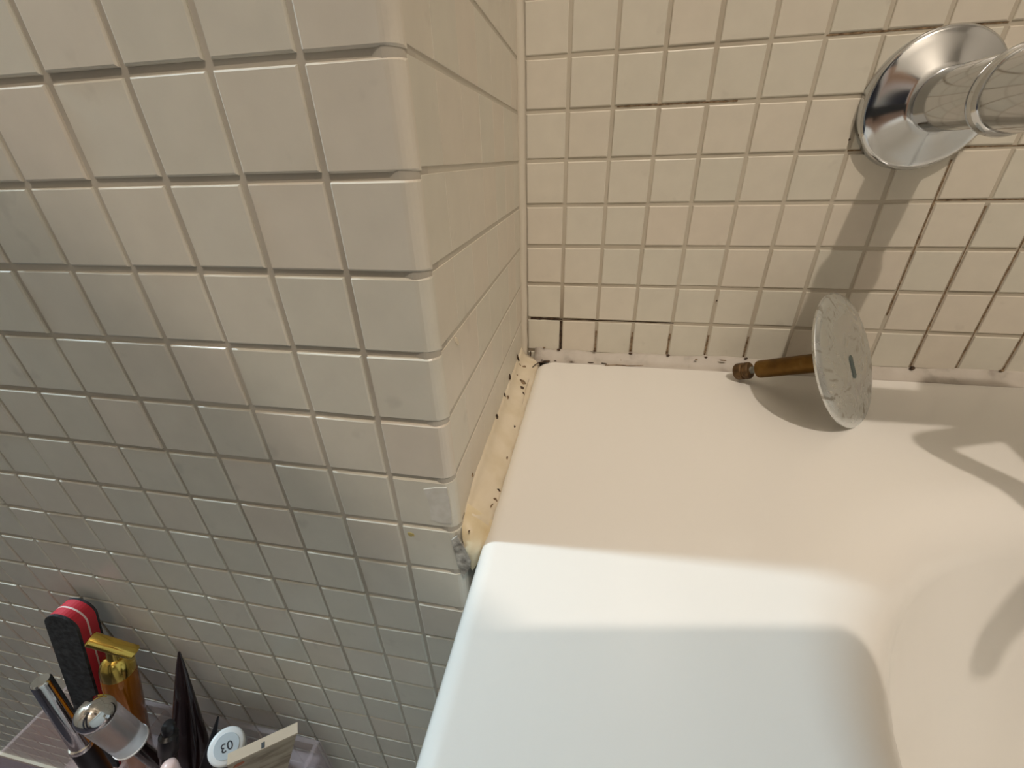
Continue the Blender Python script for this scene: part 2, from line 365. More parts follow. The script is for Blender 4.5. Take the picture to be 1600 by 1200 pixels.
# ------------------------------------------------------------------ bathtub
ZR = -5.2
def rrect(x0, x1, y0, y1, r, nc=14, ns=10):
    pts = []
    cs = ((x0+r, y1-r, 90), (x0+r, y0+r, 180), (x1-r, y0+r, 270), (x1-r, y1-r, 0))
    for q, (cx, cy, a0) in enumerate(cs):
        for k in range(nc+1):
            a = math.radians(a0 + 90*k/nc); pts.append((cx + r*math.cos(a), cy + r*math.sin(a)))
        nx, ny, na = cs[(q+1) % 4]; ax = nx + r*math.cos(math.radians(na)); ay = ny + r*math.sin(math.radians(na))
        for k in range(1, ns): t = k/ns; pts.append((pts[-1][0] if False else (cx + r*math.cos(math.radians(a0+90)))*(1-t)+ax*t, (cy + r*math.sin(math.radians(a0+90)))*(1-t)+ay*t))
    return pts
def tub():
    ox0, ox1, oy0, oy1 = 0.33, 67.8, -28.3, -0.06
    rings = []
    def ring(ins, z, r): rings.append((rrect(ox0+ins, ox1-ins, oy0+ins, oy1-ins, r), z))
    ring(0.35, FLOOR, 0.5); ring(0.35, -7.0, 0.5); ring(0.0, -6.9, 0.6)
    for k in range(9):
        a = math.pi/2*k/8; e = 0.30
        ring(e*(1-math.cos(a)), ZR-e+e*math.sin(a), max(0.62-e*(1-math.cos(a)), .3))
    ix0, ix1, iy0, iy1, ir = 4.3, 63.0, -24.2, -4.1, 5.2
    rings.append((rrect((ox0+.30)*.5+ix0*.5, ix1*.5+(ox1-.30)*.5, iy0*.5+(oy0+.30)*.5, iy1*.5+(oy1-.30)*.5, 2.7), ZR))
    e = 1.05
    for k in range(11):
        a = math.radians(74)*k/10; d = e*math.sin(a)
        rings.append((rrect(ix0+d, ix1-d, iy0+d, iy1-d, ir-d*0.4), ZR-e*(1-math.cos(a))))
    d0 = e*math.sin(math.radians(74)); z0 = ZR-e*(1-math.cos(math.radians(74)))
    for t in (0.25, 0.5, 0.75): rings.append((rrect(ix0+d0+3*t, ix1-d0-3*t, iy0+d0+2*t, iy1-d0-2*t, 4.78-.5*t), z0-11*t))
    for k in range(1, 7):
        a = math.pi/2*k/6; rings.append((rrect(ix0+d0+3+3*(1-math.cos(a)), ix1-d0-3-3*(1-math.cos(a)), iy0+d0+2+3*(1-math.cos(a)), iy1-d0-2-3*(1-math.cos(a)), 4.2), z0-11-3*math.sin(a)))
    b = bmesh.new(); R = [[b.verts.new(V(x, y, z)) for x, y in p] for p, z in rings]
    for A, B in zip(R, R[1:]):
        n = len(A)
        for k in range(n): b.faces.new((A[k], A[(k+1) % n], B[(k+1) % n], B[k]))
    b.faces.new(R[-1]); b.faces.new(R[0])
    o = part('bathtub', b, tub_m, None, smooth=True)
    return tag(o, 'glossy white enamel bathtub with a wide flat rim against the mosaic walls', 'bathtub')
tub()

# ------------------------------------------------------------------ sealant lines
def strip_bm(rows):
    """rows of equal-length point lists -> surface"""
    b = bmesh.new(); R = [[b.verts.new(V(*p)) for p in r] for r in rows]
    for A, B in zip(R, R[1:]):
        for k in range(len(A)-1): b.faces.new((A[k], A[k+1], B[k+1], B[k]))
    b.faces.new(R[0]); b.faces.new(R[-1])
    n = len(R[0])
    for A, B in zip(R, R[1:]): b.faces.new((A[n-1], A[0], B[0], B[n-1]))
    return b
rows = []
for k in range(40):
    z = -5.15 + (ZC+5.15)*(k/39)**2.2; wv = 0.008*math.sin(k*2.1)
    rows.append([(-0.075+wv + 0.115*math.cos(a), -0.11+wv + 0.115*math.sin(a), z) for a in [math.radians(130+290*q/11) for q in range(12)]])
bead_m = mat('dull_cream_sealant', (0.62, 0.57, 0.48), 0.5)
corner_bead = struct('trim_1', strip_bm(rows), bead_m, 'cream vertical sealant bead in the inner corner of the tiled walls'); 
for p in corner_bead.data.polygons: p.use_smooth = True
rows = []
for k in range(60):
    x = 0.25 + 67*(k/59)**1.6; wv = 0.03*math.sin(k*1.7) + 0.02*math.sin(k*0.6+1)
    zt = -4.93 + wv
    rows.append([(x, 0.06, zt+0.02), (x, -0.015, zt), (x, -0.06, zt-0.04), (x, -0.14+wv*.3, -5.08), (x, -0.27-wv*.4, -5.185), (x, -0.37, -5.215), (x, 0.06, -5.4)])
back_seal = struct('trim_2', strip_bm(rows), seal_g, 'grey stained sealant line along the back wall above the tub rim')
for p in back_seal.data.polygons: p.use_smooth = True
# broad cream sealant between return wall and tub
def seal_prof(y, wv=0.0):
    zt = -4.82 + wv - 0.16*max(0, (-y-5.6)/1.05)**1.5; xr = ret_x(y)
    return [(xr+0.005, zt), (xr+0.04, zt-0.11), (xr+0.12, -5.05), (xr+0.26, -5.13), (0.36+wv, -5.215), (0.43+wv, -5.33)]
rows = []
ys = [-0.15 - 6.45*k/34 for k in range(35)]
for k, y in enumerate(ys):
    wv = 0.014*math.sin(k*1.3) + 0.010*math.sin(k*2.9)
    pf = seal_prof(y, wv); rows.append([(ret_x(y)-0.1, y, pf[0][1])] + [(x, y, z) for x, z in pf] + [(ret_x(y)-0.1, y, -5.9)])
left_seal = struct('trim_3', strip_bm(rows), seal_m, 'broad cream sealant strip between the return wall and the tub')
for p in left_seal.data.polygons: p.use_smooth = True
ctl = [((0.00, -6.45, -4.96), (0.41, -6.45, -5.28)), ((0.00, -6.66, -5.03), (0.41, -6.66, -5.29)), ((0.00, -6.82, -5.12), (0.40, -6.80, -5.31)), ((0.03, -6.93, -5.26), (0.36, -6.90, -5.38)), ((0.08, -6.99, -5.40), (0.29, -6.97, -5.47)), ((0.15, -7.01, -5.55), (0.22, -7.01, -5.57))]
rows = []
for q, (a, b_) in enumerate(ctl):
    a = Vector(a); b_ = Vector(b_); rw = []
    for k in range(7):
        t = k/6; bul = 0.075*math.sin(math.pi*t)*(1 if q < 5 else .3)
        rw.append(tuple(a.lerp(b_, t) + Vector((-0.03, -0.45, 0.75))*bul*(1 if q > 1 else .55)))
    rw += [(b_.x, b_.y+.12, b_.z-.3), (a.x-.03, a.y+.12, a.z-.5)]
    rows.append(rw)
o = part('sealant_end', strip_bm(rows), seal_y, left_seal, smooth=True); o['label'] = 'yellowed rounded end of the sealant strip'
# floor line
struct('trim_4', box_bm((X0, W1Y-0.10, FLOOR), (-0.1, W1Y+0.1, FLOOR+0.28)), seal_m, 'pale sealant line where the tiled wall meets the floor')
# blots of mould and stains (thin raised patches)
def blot(parent, P, nrm, sx, sy, m, rot=0.0, name='mould_spot', th=0.012):
    a, e1, e2 = frame(nrm, (0.03, 0.02, 1)); c, s = math.cos(rot), math.sin(rot)
    u = e1*c + e2*s; v = e2*c - e1*s; b = bmesh.new(); n = 12; P = Vector(P)
    out = []
    for k in range(n):
        q = 0.62 + 0.42*random.random(); an = 2*math.pi*k/n
        out.append(P + u*(sx*q*math.cos(an)) + v*(sy*q*math.sin(an)))
    r0 = [b.verts.new(V(*(p - a*th))) for p in out]
    r1 = [b.verts.new(V(*(P + (p-P)*0.86 + a*th))) for p in out]; top = b.verts.new(V(*(P + a*th*1.3)))
    for k in range(n):
        j = (k+1) % n; b.faces.new((r0[k], r0[j], r1[j], r1[k])); b.faces.new((r1[k], r1[j], top))
    return part(name, b, m, parent)
up = (0.35, 0, 1)
def on_seal(px, py):                           # a point on the broad sealant, from the picture
    best = None; pf = None
    for k in range(240):                       # march along the view ray until it dips under the profile
        z = -4.4 - 0.9*k/239; P = onZ(px, py, z); pf = seal_prof(P.y)
        zs = -4.0 if P.x <= pf[0][0] else -9
        for (xa, za), (xb, zb) in zip(pf, pf[1:]):
            if xa <= P.x <= xb: zs = za + (zb-za)*(P.x-xa)/(xb-xa); nr = (za-zb, 0, xb-xa)
        if P.x <= pf[0][0]: nr = (1, 0, .3)
        if z <= zs: best = P; break
    return (best or onZ(px, py, -5.14)), nr
for px, py, sx, sy, m in ((796, 588, .07, .06, mould_m), (817, 597, .10, .07, mould_b), (816, 606, .06, .05, mould_m), (788, 617, .06, .05, mould_m), (793, 621, .07, .035, mould_b),
                          (776, 651, .055, .06, mould_m), (804, 667, .02, .04, mould_m), (792, 716, .02, .05, mould_b), (779, 766, .02, .04, mould_m), (774, 781, .025, .05, mould_b),
                          (738, 742, .02, .04, mould_b), (819, 573, .07, .035, mould_b), (812, 570, .04, .02, mould_b), (808, 586, .02, .02, mould_b), (733, 830, .012, .012, mould_b), (808, 556, .03, .17, mould_m), (807, 512, .02, .07, mould_m), (818, 615, .02, .06, mould_m), (768, 790, .012, .05, mould_b)):
    P, nr = on_seal(px, py); blot(left_seal, P, nr, sx*1.35, sy*1.35, m, random.random()*3, th=.016)
for px, py, sx, sy, rot in ((807, 555, .030, .16, 0), (808, 510, .02, .08, 0), (801, 93, .05, .05, 0), (798, 178, .03, .035, 0), (804, 257, .02, .02, 0), (804, 330, .018, .018, 0), (829, 552, .03, .10, 0), (812, 545, .10, .012, .2)):
    P = onY(px, py, -0.24); blot(corner_bead, P, (0.3, -1, 0.1), sx, sy, mould_m, rot, th=0.02)
for px, py, sx, sy, m in ((873, 546, .07, .035, mould_m), (929, 548.5, .06, .03, mould_m), (985, 552, .07, .03, mould_m), (1044, 555, .06, .03, mould_m), (1103, 558, .05, .03, mould_m), (1166, 560, .05, .03, mould_m),
                          (978, 560, .10, .05, mould_b), (988, 558, .08, .04, mould_b), (970, 564, .05, .04, mould_b), (850, 543, .05, .02, mould_b), (1088, 562, .06, .02, mould_b), (1130, 563, .12, .018, mould_b), (1426, 575, .07, .05, mould_m), (1566, 579, .06, .03, mould_b)):
    blot(back_seal, onY(px, py, -0.06 if py < 562 or px > 1200 else -0.16), (0, -1, 0.8), sx, sy, m, th=0.018)
# dark gaps between rim and sealant
def ribbon(name, parent, pts, wid, m, rise=(0, 0, .02)):
    b = bmesh.new(); A = []; B = []; C = []
    for k, (x, y, z) in enumerate(pts):
        ww = wid*(0.5+0.8*random.random()); A.append(b.verts.new(V(x, y-ww, z))); B.append(b.verts.new(V(x, y+ww, z+0.01))); C.append(b.verts.new(V(x, y, z+rise[2])))
    for k in range(len(pts)-1):
        b.faces.new((A[k], A[k+1], C[k+1], C[k])); b.faces.new((C[k], C[k+1], B[k+1], B[k]))
    return part(name, b, m, parent)
ribbon('mould_line', back_seal, [tuple(onZ(x, y, -5.19)) for x, y in ((836, 561), (846, 563), (858, 562.5), (868, 564), (880, 563), (893, 565.5), (908, 564.5), (922, 567), (934, 566.5), (948, 569))], 0.045, mould_m)
ribbon('mould_line', back_seal, [tuple(onZ(x, y, -5.16)) for x, y in ((832, 574), (836, 570), (842, 567), (850, 565), (859, 564.5))], 0.05, mould_m)
ribbon('mould_line', back_seal, [tuple(onZ(x, y, -5.19)) for x, y in ((945, 571), (965, 570.5), (985, 572), (1010, 571.5), (1040, 573), (1075, 574), (1120, 576))], 0.02, mould_b)
ribbon('mould_line', left_seal, [tuple(onZ(x, y, -5.18)) for x, y in ((827, 592), (823, 604), (819, 620), (816, 632))], 0.05, mould_b)
# dark joints of the bottom rows of the back wall
def joint_dirt(pts, wd, m=mould_m, along='z'):
    b = bmesh.new(); L = []; R = []
    for x, z in pts:
        ww = wd*(0.55+0.7*random.random()); dx, dz = (ww, 0) if along == 'z' else (0, ww)
        L.append(b.verts.new(V(x-dx, 0.022, z-dz))); R.append(b.verts.new(V(x+dx, 0.022, z+dz)))
    for k in range(len(pts)-1): b.faces.new((L[k], L[k+1], R[k+1], R[k]))
    return part('mould_line', b, m, wall_back)
joint_dirt([(1, -4.05 - .09*k) for k in range(11)], .034)
for i in (2, 3, 4, 5, 6): joint_dirt([(i, -4.3 - .08*k) for k in range(9)], .026, mould_b)
joint_dirt([(0.12 + .13*k, -4.0) for k in range(8)], .034, mould_m, 'x')
joint_dirt([(1.05 + .2*k, -4.0+.01) for k in range(16)], .014, mould_m, 'x')
for i, z0, z1 in ((10, -4.95, -1.1), (11, -4.95, -1.2), (9, -3.6, -.2), (12, -4.9, -2.1), (8, -.2, 1.6)): joint_dirt([(i, z0 + (z1-z0)*k/24) for k in range(25)], .020, mould_b)
for a, bb, z in ((7, 12.5, 0), (2.1, 4.6, 1), (9, 12.6, -1), (6, 9, 2)): joint_dirt([(a + (bb-a)*k/30, z+.02) for k in range(31)], .016, mould_b, 'x')
blot(wall_back, onY(1120, 470, 0), (0, -1, 0), .025, .025, mould_m, name='mould_spot')
blot(wall_back, onY(1327, 218, 0), (0, -1, 0), .03, .03, mould_m, name='mould_spot')
blot(wall_left, onY(642, 835, W1Y), (0, -1, 0), .075, .06, yellowstain_m, name='stain', th=.004)
# chipped corner patch of cement by the sealant end
b = bmesh.new(); pp = [(715, 836), (722, 848), (730, 858), (738, 866), (735, 885), (724, 900), (716, 880), (710, 858), (706, 842)]
r0 = [b.verts.new(V(*(onY(x, y, W1Y) + Vector((0, -0.03, 0))))) for x, y in pp]; r1 = [b.verts.new(V(*(onY(x, y, W1Y) + Vector((0, 0.02, 0))))) for x, y in pp]
b.faces.new(r0)
for k in range(len(pp)): b.faces.new((r0[k], r0[(k+1) % len(pp)], r1[(k+1) % len(pp)], r1[k]))
o = part('cement_patch', b, cement_m, wall_left); o['label'] = 'rough grey cement patch beside the tub edge'
worn_t = mat('worn_tile_patch', (0.68, 0.66, 0.61), 0.7)
noise_color(worn_t, [(0.35, (0.60, 0.57, 0.505)), (0.65, (0.69, 0.665, 0.61))], 220, 5)
b = bmesh.new(); pp = [(662, 764), (680, 762), (698, 762), (702, 780), (705, 800), (706, 818), (690, 817), (674, 812), (672, 795), (668, 778)]
r0 = [b.verts.new(V(*(onY(x, y, W1Y) + Vector((0, -0.008, 0))))) for x, y in pp]; r1 = [b.verts.new(V(*(onY(x, y, W1Y) + Vector((0, 0.02, 0))))) for x, y in pp]
b.faces.new(r0)
for k in range(len(pp)): b.faces.new((r0[k], r0[(k+1) % len(pp)], r1[(k+1) % len(pp)], r1[k]))
part('worn_patch', b, worn_t, wall_left)
# dried grout crumb stuck on the return wall
P = onX(711, 533, ret_x(-5.6)); o = blot(wall_return, P, (1, 0, 0), .14, .045, seal_m, 2.35, 'grout_crumb', .03)

# ------------------------------------------------------------------ basin plug
PC = Vector((7.249, -2.114, -3.905)); PA = Vector((math.cos(2.433)*math.cos(-.475), math.sin(2.433)*math.cos(-.475), math.sin(-.475)))
plug = thing('bath_plug', 'chrome disc bath plug with a brass stem lying on the tub rim', 'plug', (PC.x, PC.y, ZR))
disc = part('plug_disc', lathe_bm([(0, -.09), (.5, -.085), (1.0, -.065), (1.3, -.035), (1.42, -.01), (1.46, .03), (1.45, .075), (1.40, .09), (1.2, .06), (.9, .03), (0.4, .02), (0, .02)], PC, PA, 72), worn_m, plug, smooth=True)
part('gasket', lathe_bm([(.95, .02), (.97, .10), (.9, .16), (.6, .17), (.45, .22), (.34, .30), (0, .30)], PC, PA, 48), gasket_m, plug, smooth=True)
part('patina_band', lathe_bm([(.225, .28), (.232, .30), (.232, .47), (.222, .49), (0, .49)], PC, PA, 28), patina_m, plug, smooth=True)
part('stem', lathe_bm([(.20, .45), (.218, .47), (.218, 1.78), (.205, 1.82), (.14, 1.83), (0, 1.83)], PC, PA, 28), brass_m, plug, smooth=True)
part('neck', lathe_bm([(.085, 1.80), (.085, 2.02), (.085, 2.12)], PC, PA, 20), gasket_m, plug, smooth=True)
part('end_nut', lathe_bm([(.12, 2.00), (.19, 2.01), (.215, 2.04), (.215, 2.13), (.19, 2.15), (.19, 2.17), (.215, 2.19), (.215, 2.33), (.19, 2.37), (.11, 2.37), (.10, 2.30), (0, 2.30)], PC, PA, 28), brown_m, plug, smooth=True)
# oblong slot mark on the face of the disc
a, e1, e2 = frame(PA)
b = bmesh.new(); e2 = -e2 if e2.z < 0 else e2
cpt = PC - a*.098 - e2*.16 - e1*(.05 if (e1.x > 0) else -.05)
loop = []
for k in range(24):
    an = 2*math.pi*k/24; loop.append(cpt + e1*(.085*math.cos(an)) + e2*(.085*math.sin(an) + math.copysign(.17, math.sin(an))))
r0 = [b.verts.new(V(*p)) for p in loop]; r1 = [b.verts.new(V(*(p + a*.05))) for p in loop]
b.faces.new(r0)
for k in range(24): b.faces.new((r0[k], r0[(k+1) % 24], r1[(k+1) % 24], r1[k]))
part('slot', b, slot_m, plug)

# ------------------------------------------------------------------ wall mixer tap
MX, MZ = 8.13, 0.83
tap = thing('bath_mixer_tap', 'chrome bath mixer with a round wall flange on the mosaic wall', 'tap', (MX, 0, MZ))
AY = (0, -1, 0)
def union(x):
    part('wall_flange', lathe_bm([(1.17, -.01), (1.20, .0), (1.205, .06), (1.20, .15), (1.17, .20), (1.12, .225), (1.0, .26), (.86, .31), (.72, .36), (.60, .41), (.50, .45), (0, .45)], (x, 0, MZ), AY, 72), chrome_m, tap, smooth=True)
    part('collar', lathe_bm([(.46, .40), (.50, .42), (.535, .46), (.54, .50), (.53, .54), (.53, 1.92), (.50, 1.96), (0, 1.96)], (x+.06, 0, MZ), AY, 48), chrome_m, tap, smooth=True)
    part('union_nut', lathe_bm([(.50, 1.92), (.58, 1.93), (.635, 1.98), (.65, 2.06), (.63, 2.14), (.585, 2.18), (.60, 2.24), (.60, 3.9), (.5, 4.1), (0, 4.1)], (x+.08, 0, MZ-.03), AY, 48), chrome_m, tap, smooth=True)
union(MX); union(MX+6.0)
BY = -4.85
part('mixer_body', lathe_bm([(0, -.02), (.45, 0), (.60, .08), (.66, .2), (.66, 2.7), (.70, 2.8), (1.0, 3.0), (1.18, 3.2), (1.18, 4.6), (1.0, 5.0), (.70, 5.3), (.66, 5.4), (.66, 7.1), (.60, 7.25), (.4, 7.3), (0, 7.3)], (MX-.55, BY, MZ-.05), (1, 0, 0), 48), chrome_m, tap, smooth=True)
part('spout', tube_bm(smooth_path([(11.0, BY-.5, .7), (10.65, -7.0, .66), (10.2, -8.5, .5), (9.85, -9.2, .28), (9.8, -9.4, -.15)]), .30, 24), chrome_m, tap, smooth=True)
part('handle', lathe_bm([(0, 0), (.72, .02), (.80, .12), (.80, 1.3), (.70, 1.45), (0, 1.45)], (MX+6.7, BY, MZ-.05), (1, 0, 0), 10), chrome_m, tap, smooth=True)
part('shower_hose', tube_bm(smooth_path([(11.1, BY-.1, -.1), (10.6, BY-.2, -.4), (9.6, -5.35, -.5), (9.17, -5.65, -.42), (9.3, -6.12, -.35), (9.65, -6.68, -.35), (10.1, -7.35, -.5), (10.9, -8.0, -.8), (12.4, -8.4, -2.2), (14.2, -8.7, -6), (16, -9.3, -12), (18.5, -10.8, -17.4), (22, -12, -18.6)], 14), .27, 14, ridge=.14), chrome_m, tap, smooth=True)

# ------------------------------------------------------------------ acrylic organiser on the floor
OX0, OX1, OY0, OY1, OZ = -12.4, -4.35, -11.0, -7.33, -13.0
org = thing('cosmetics_organiser', 'tall clear pinkish acrylic organiser standing on the floor by the tiled wall', 'organiser', ((OX0+OX1)/2, (OY0+OY1)/2, FLOOR))
th = 0.10
part('back_panel', box_bm((OX0, OY1-th, FLOOR), (OX1, OY1, OZ)), acryl_m, org, bevel=.0006)
part('front_panel', box_bm((OX0, OY0, FLOOR), (OX1, OY0+th, OZ-1.2)), acryl_m, org, bevel=.0006)
for x in (OX0, OX1-th): part('side_panel', box_bm((x, OY0+th, FLOOR), (x+th, OY1-th, OZ)), acryl_m, org, bevel=.0006)
part('raised_tier', box_bm((-6.62, -9.0, -13.75), (OX1-th, OY1-th, -13.62)), acryl_m, org)
part('tray_floor', box_bm((OX0+th, OY0+th, -15.2), (OX1-th, OY1-th, -15.05)), acryl_m, org)
part('divider', box_bm((-9.05, OY0+th, -15.05), (-8.95, OY1-th, OZ-.05)), acryl_m, org, bevel=.0006)
part('divider', box_bm((-8.95, -9.75, -15.05), (OX1-th, -9.65, OZ-.4)), acryl_m, org, bevel=.0006)
part('divider', box_bm((OX0+th, -9.95, -15.05), (-9.05, -9.85, OZ-.4)), acryl_m, org, bevel=.0006)
for k, z in enumerate((-20.7, FLOOR+.15)):
    d = part('drawer', box_bm((OX0+.25, OY0-.06, z), (OX1-.25, OY1-.4, z+3.2)), frost_m, org, bevel=.0012)
    part('knob', lathe_bm([(.0, 0), (.22, .02), (.25, .2), (.14, .32), (.14, .5), (0, .5)], ((OX0+OX1)/2, OY0-.5, z+1.7), (0, 1, 0), 20), silver_m, d, smooth=True)

def axis_pts(a, b_): return Vector(a), (Vector(b_)-Vector(a)), (Vector(b_)-Vector(a)).length
TF = -14.93                                    # tray floor
# nail file ---------------------------------------------------------
def slab(name, top, bot, wdir, wid, t0, t1, m, parent, ndir, rtop=True):
    """rounded-end slab from top to bot, thickness from t0 to t1 along ndir"""
    d = (bot-top); L = d.length; d.normalize(); w_ = (wdir - d*wdir.dot(d)).normalized(); n_ = (ndir - d*ndir.dot(d) - w_*ndir.dot(w_)).normalized()
    r = wid/2; loop = []
    for k in range(17):
        an = math.pi*k/16; loop.append(top + d*(r - r*math.sin(an)) + w_*(-r*math.cos(an)))
    loop += [bot + w_*r, bot - w_*r]
    b = bmesh.new(); A = [b.verts.new(V(*(p + n_*t0))) for p in loop]; B = [b.verts.new(V(*(p + n_*t1))) for p in loop]
    b.faces.new(A); b.faces.new(B)
    for k in range(len(loop)): b.faces.new((A[k], A[(k+1) % len(loop)], B[(k+1) % len(loop)], B[k]))
    return part(name, b, m, parent, bevel=.0003, seg=1)
nf_top = onY(92, 962, -7.62); nf_dir = onY(133, 1090, -7.95) - nf_top
nf_bot = nf_top + nf_dir*((TF-nf_top.z)/nf_dir.z)
nf = thing('nail_file', 'thick red foam nail file with black faces in the organiser', 'nail file', tuple(nf_bot))
wd = Vector((1, 0.10, 0)); nd = Vector((0.15, 1, 0.1)); NW = 0.74
slab('black_face', nf_top, nf_bot, wd, NW, -.03, .03, rubber_m, nf, nd)
slab('foam_layer', nf_top, nf_bot, wd, NW, .03, .19, red_m, nf, nd)
slab('core_line', nf_top, nf_bot, wd, NW*1.005, .19, .225, pinkline_m, nf, nd)
slab('foam_layer', nf_top, nf_bot, wd, NW, .225, .40, red_m, nf, nd)
slab('black_face', nf_top, nf_bot, wd, NW, .40, .45, rubber_m, nf, nd)
# gold bottle -------------------------------------------------------
g_top = onY(177, 1012, -7.52); g_bot = onY(200, 1112, -7.80); gd = (g_bot-g_top); gd = gd*((TF-g_top.z)/gd.z); gL = gd.length
gb = thing('gold_bottle', 'amber bottle with gold shoulder and gold crossbar cap in the organiser', 'bottle', tuple(g_top+gd))
ba, bb_ = onY(139, 998, -7.68), onY(212, 1020, -7.46)
part('crossbar', lathe_bm([(0, 0), (.13, .0), (.16, .03), (.16, (bb_-ba).length-.03), (.13, (bb_-ba).length), (0, (bb_-ba).length)], ba, bb_-ba, 24, sx=1.0, sy=.8), gold_m, gb, smooth=True)
part('neck', lathe_bm([(.15, -.1), (.15, .30), (.20, .42), (0, .42)], g_top, gd, 24), gold_m, gb, smooth=True)
part('shoulder', lathe_bm([(.14, .30), (.22, .36), (.29, .48), (.33, .66), (.335, .9), (0, .9)], g_top, gd, 32), gold_m, gb, smooth=True)
part('body', lathe_bm([(.33, .88), (.34, .95), (.35, 1.6), (.35, gL-.1), (.32, gL), (0, gL)], g_top, gd, 32), amber_m, gb, smooth=True)
# silver mascara ----------------------------------------------------
s_top = onY(63, 1063, -8.3); s_ring = onY(129, 1166, -8.56); sd = s_ring-s_top; sl = sd.length; sL = sl*((TF-s_top.z)/sd.z)
ms = thing('mascara_tube', 'slim silver capped black cosmetic tube leaning in the organiser', 'makeup tube', tuple(s_top + sd*(sL/sl)))
part('cap', lathe_bm([(0, 0), (.155, .0), (.18, .03), (.185, .08), (.20, sl-.12), (0, sl-.12)], s_top, sd, 32), silver_m, ms, smooth=True)
part('ring', lathe_bm([(.20, sl-.14), (.235, sl-.12), (.24, sl-.02), (.22, sl+.02), (0, sl+.02)], s_top, sd, 32), silver_m, ms, smooth=True)
part('barrel', lathe_bm([(.21, sl), (.23, sl+.08), (.235, sL-.1), (.2, sL), (0, sL)], s_top, sd, 32), black_m, ms, smooth=True)
# clear ball-topped tube ---------------------------------------------
c_top = onY(149, 1115, -8.62); c_end = onY(196, 1152, -8.50); c_end.z = min(c_end.z, c_top.z-1.0); cd = c_end-c_top; cl = cd.length
cL = cl*((TF-c_top.z)/cd.z)
rb = thing('roll_on_tube', 'clear cylindrical tube with a shiny ball top in the organiser', 'makeup tube', tuple(c_top + cd*(cL/cl)))
part('ball', lathe_bm([(0.345*math.sin(math.pi*k/20), -0.345*math.cos(math.pi*k/20)) for k in range(21)], c_top, cd, 32), silver_m, rb, smooth=True)
part('clear_sleeve', lathe_bm([(.28, .08), (.32, .2), (.33, .3), (.33, cl+.25), (.31, cl+.28), (0, cl+.28)], c_top, cd, 36), frost_m, rb, smooth=True)
part('sleeve_rim', lathe_bm([(.325, cl+.25), (.345, cl+.26), (.345, cl+.30), (.3, cl+.31), (0, cl+.31)], c_top, cd, 36), white_m, rb, smooth=True)
part('barrel', lathe_bm([(.15, cl+.3), (.15, cL), (0, cL)], c_top, cd, 28), brownblack_m, rb, smooth=True)
# dark tapered tube ----------------------------------------------------
def tapered(name, label, cat, top, bot, w0, w1, t0, t1, m, wdir, pname):
    """flat crimped tip widening to an oval base"""
    d = bot-top; L = d.length; d = d/L; w_ = (wdir - d*wdir.dot(d)).normalized(); n_ = d.cross(w_)
    o = thing(name, label, cat, tuple(bot)); b = bmesh.new(); R = []
    for k in range(15):
        f = k/14; g = min(1, f*1.6); ww = w0+(w1-w0)*(g**.85); tt = t0+(t1-t0)*(g**1.1)
        R.append([b.verts.new(V(*(top + d*(L*f) + w_*(ww*math.cos(2*math.pi*q/22)) + n_*(tt*math.sin(2*math.pi*q/22))))) for q in range(22)])
    for A, B in zip(R, R[1:]):
        for q in range(22): b.faces.new((A[q], A[(q+1) % 22], B[(q+1) % 22], B[q]))
    b.faces.new(R[0]); b.faces.new(R[-1]); part(pname, b, m, o, smooth=True); return o, d, L
def ext(top, bot, z=TF): d = bot-top; return top + d*((z-top.z)/d.z)
t_top = onY(280, 1019, -7.18); t_bot = ext(t_top, onY(301, 1196, -8.12))
o, d, L = tapered('tapered_tube', 'glossy dark brown tapered tube leaning on the tiled wall', 'makeup tube', t_top, t_bot, .03, .46, .02, .30, brownblack_m, Vector((1, .2, 0)), 'tube_body')
part('end_cap', lathe_bm([(.38, L*.80), (.39, L*.82), (.39, L), (0, L)], t_top, d, 28), black_m, o, smooth=True)
# black blade / small spatula
k_top = onY(341, 1120, -7.75); k_bot = ext(k_top, onY(322, 1199, -8.30))
o, d, L = tapered('black_spatula', 'thin black pointed spatula beside the tapered tube', 'spatula', k_top, k_bot, .02, .21, .015, .05, black_m, Vector((1, .1, 0)), 'blade')
part('handle', lathe_bm([(.08, L*.55), (.10, L*.6), (.10, L), (0, L)], k_top, d, 18), black_m, o, smooth=True)
# black dropper
d_top = onY(263, 1135, -8.25); d_bot = ext(d_top, onY(264, 1190, -8.55)); dd = d_bot-d_top; L = dd.length
dr = thing('black_dropper', 'small black round headed dropper behind the tapered tube', 'dropper', tuple(d_bot))
part('bulb', lathe_bm([(0, -.13), (.09, -.11), (.13, -.03), (.13, .08), (.11, .2), (.13, .24)], d_top, dd, 24), black_m, dr, smooth=True)
part('collar', lathe_bm([(.12, .20), (.19, .26), (.20, .75), (.16, .8), (0, .8)], d_top, dd, 24), black_m, dr, smooth=True)
part('vial', lathe_bm([(.17, .78), (.17, L), (0, L)], d_top, dd, 24), brownblack_m, dr, smooth=True)
# pale pink cap at the front
q_top = onY(262, 1194, -8.78); q_bot = Vector((q_top.x-.25, q_top.y-.35, TF)); qd = q_bot-q_top
pk = thing('pink_capped_stick', 'small stick with a pale pink rounded cap in the organiser', 'makeup stick', tuple(q_bot))
part('cap', lathe_bm([(0, -.02), (.10, .0), (.15, .06), (.16, .15), (.16, .9), (0, .9)], q_top, qd, 24), pinkcap_m, pk, smooth=True)
part('barrel', lathe_bm([(.14, .88), (.14, qd.length), (0, qd.length)], q_top, qd, 24), white_m, pk, smooth=True)
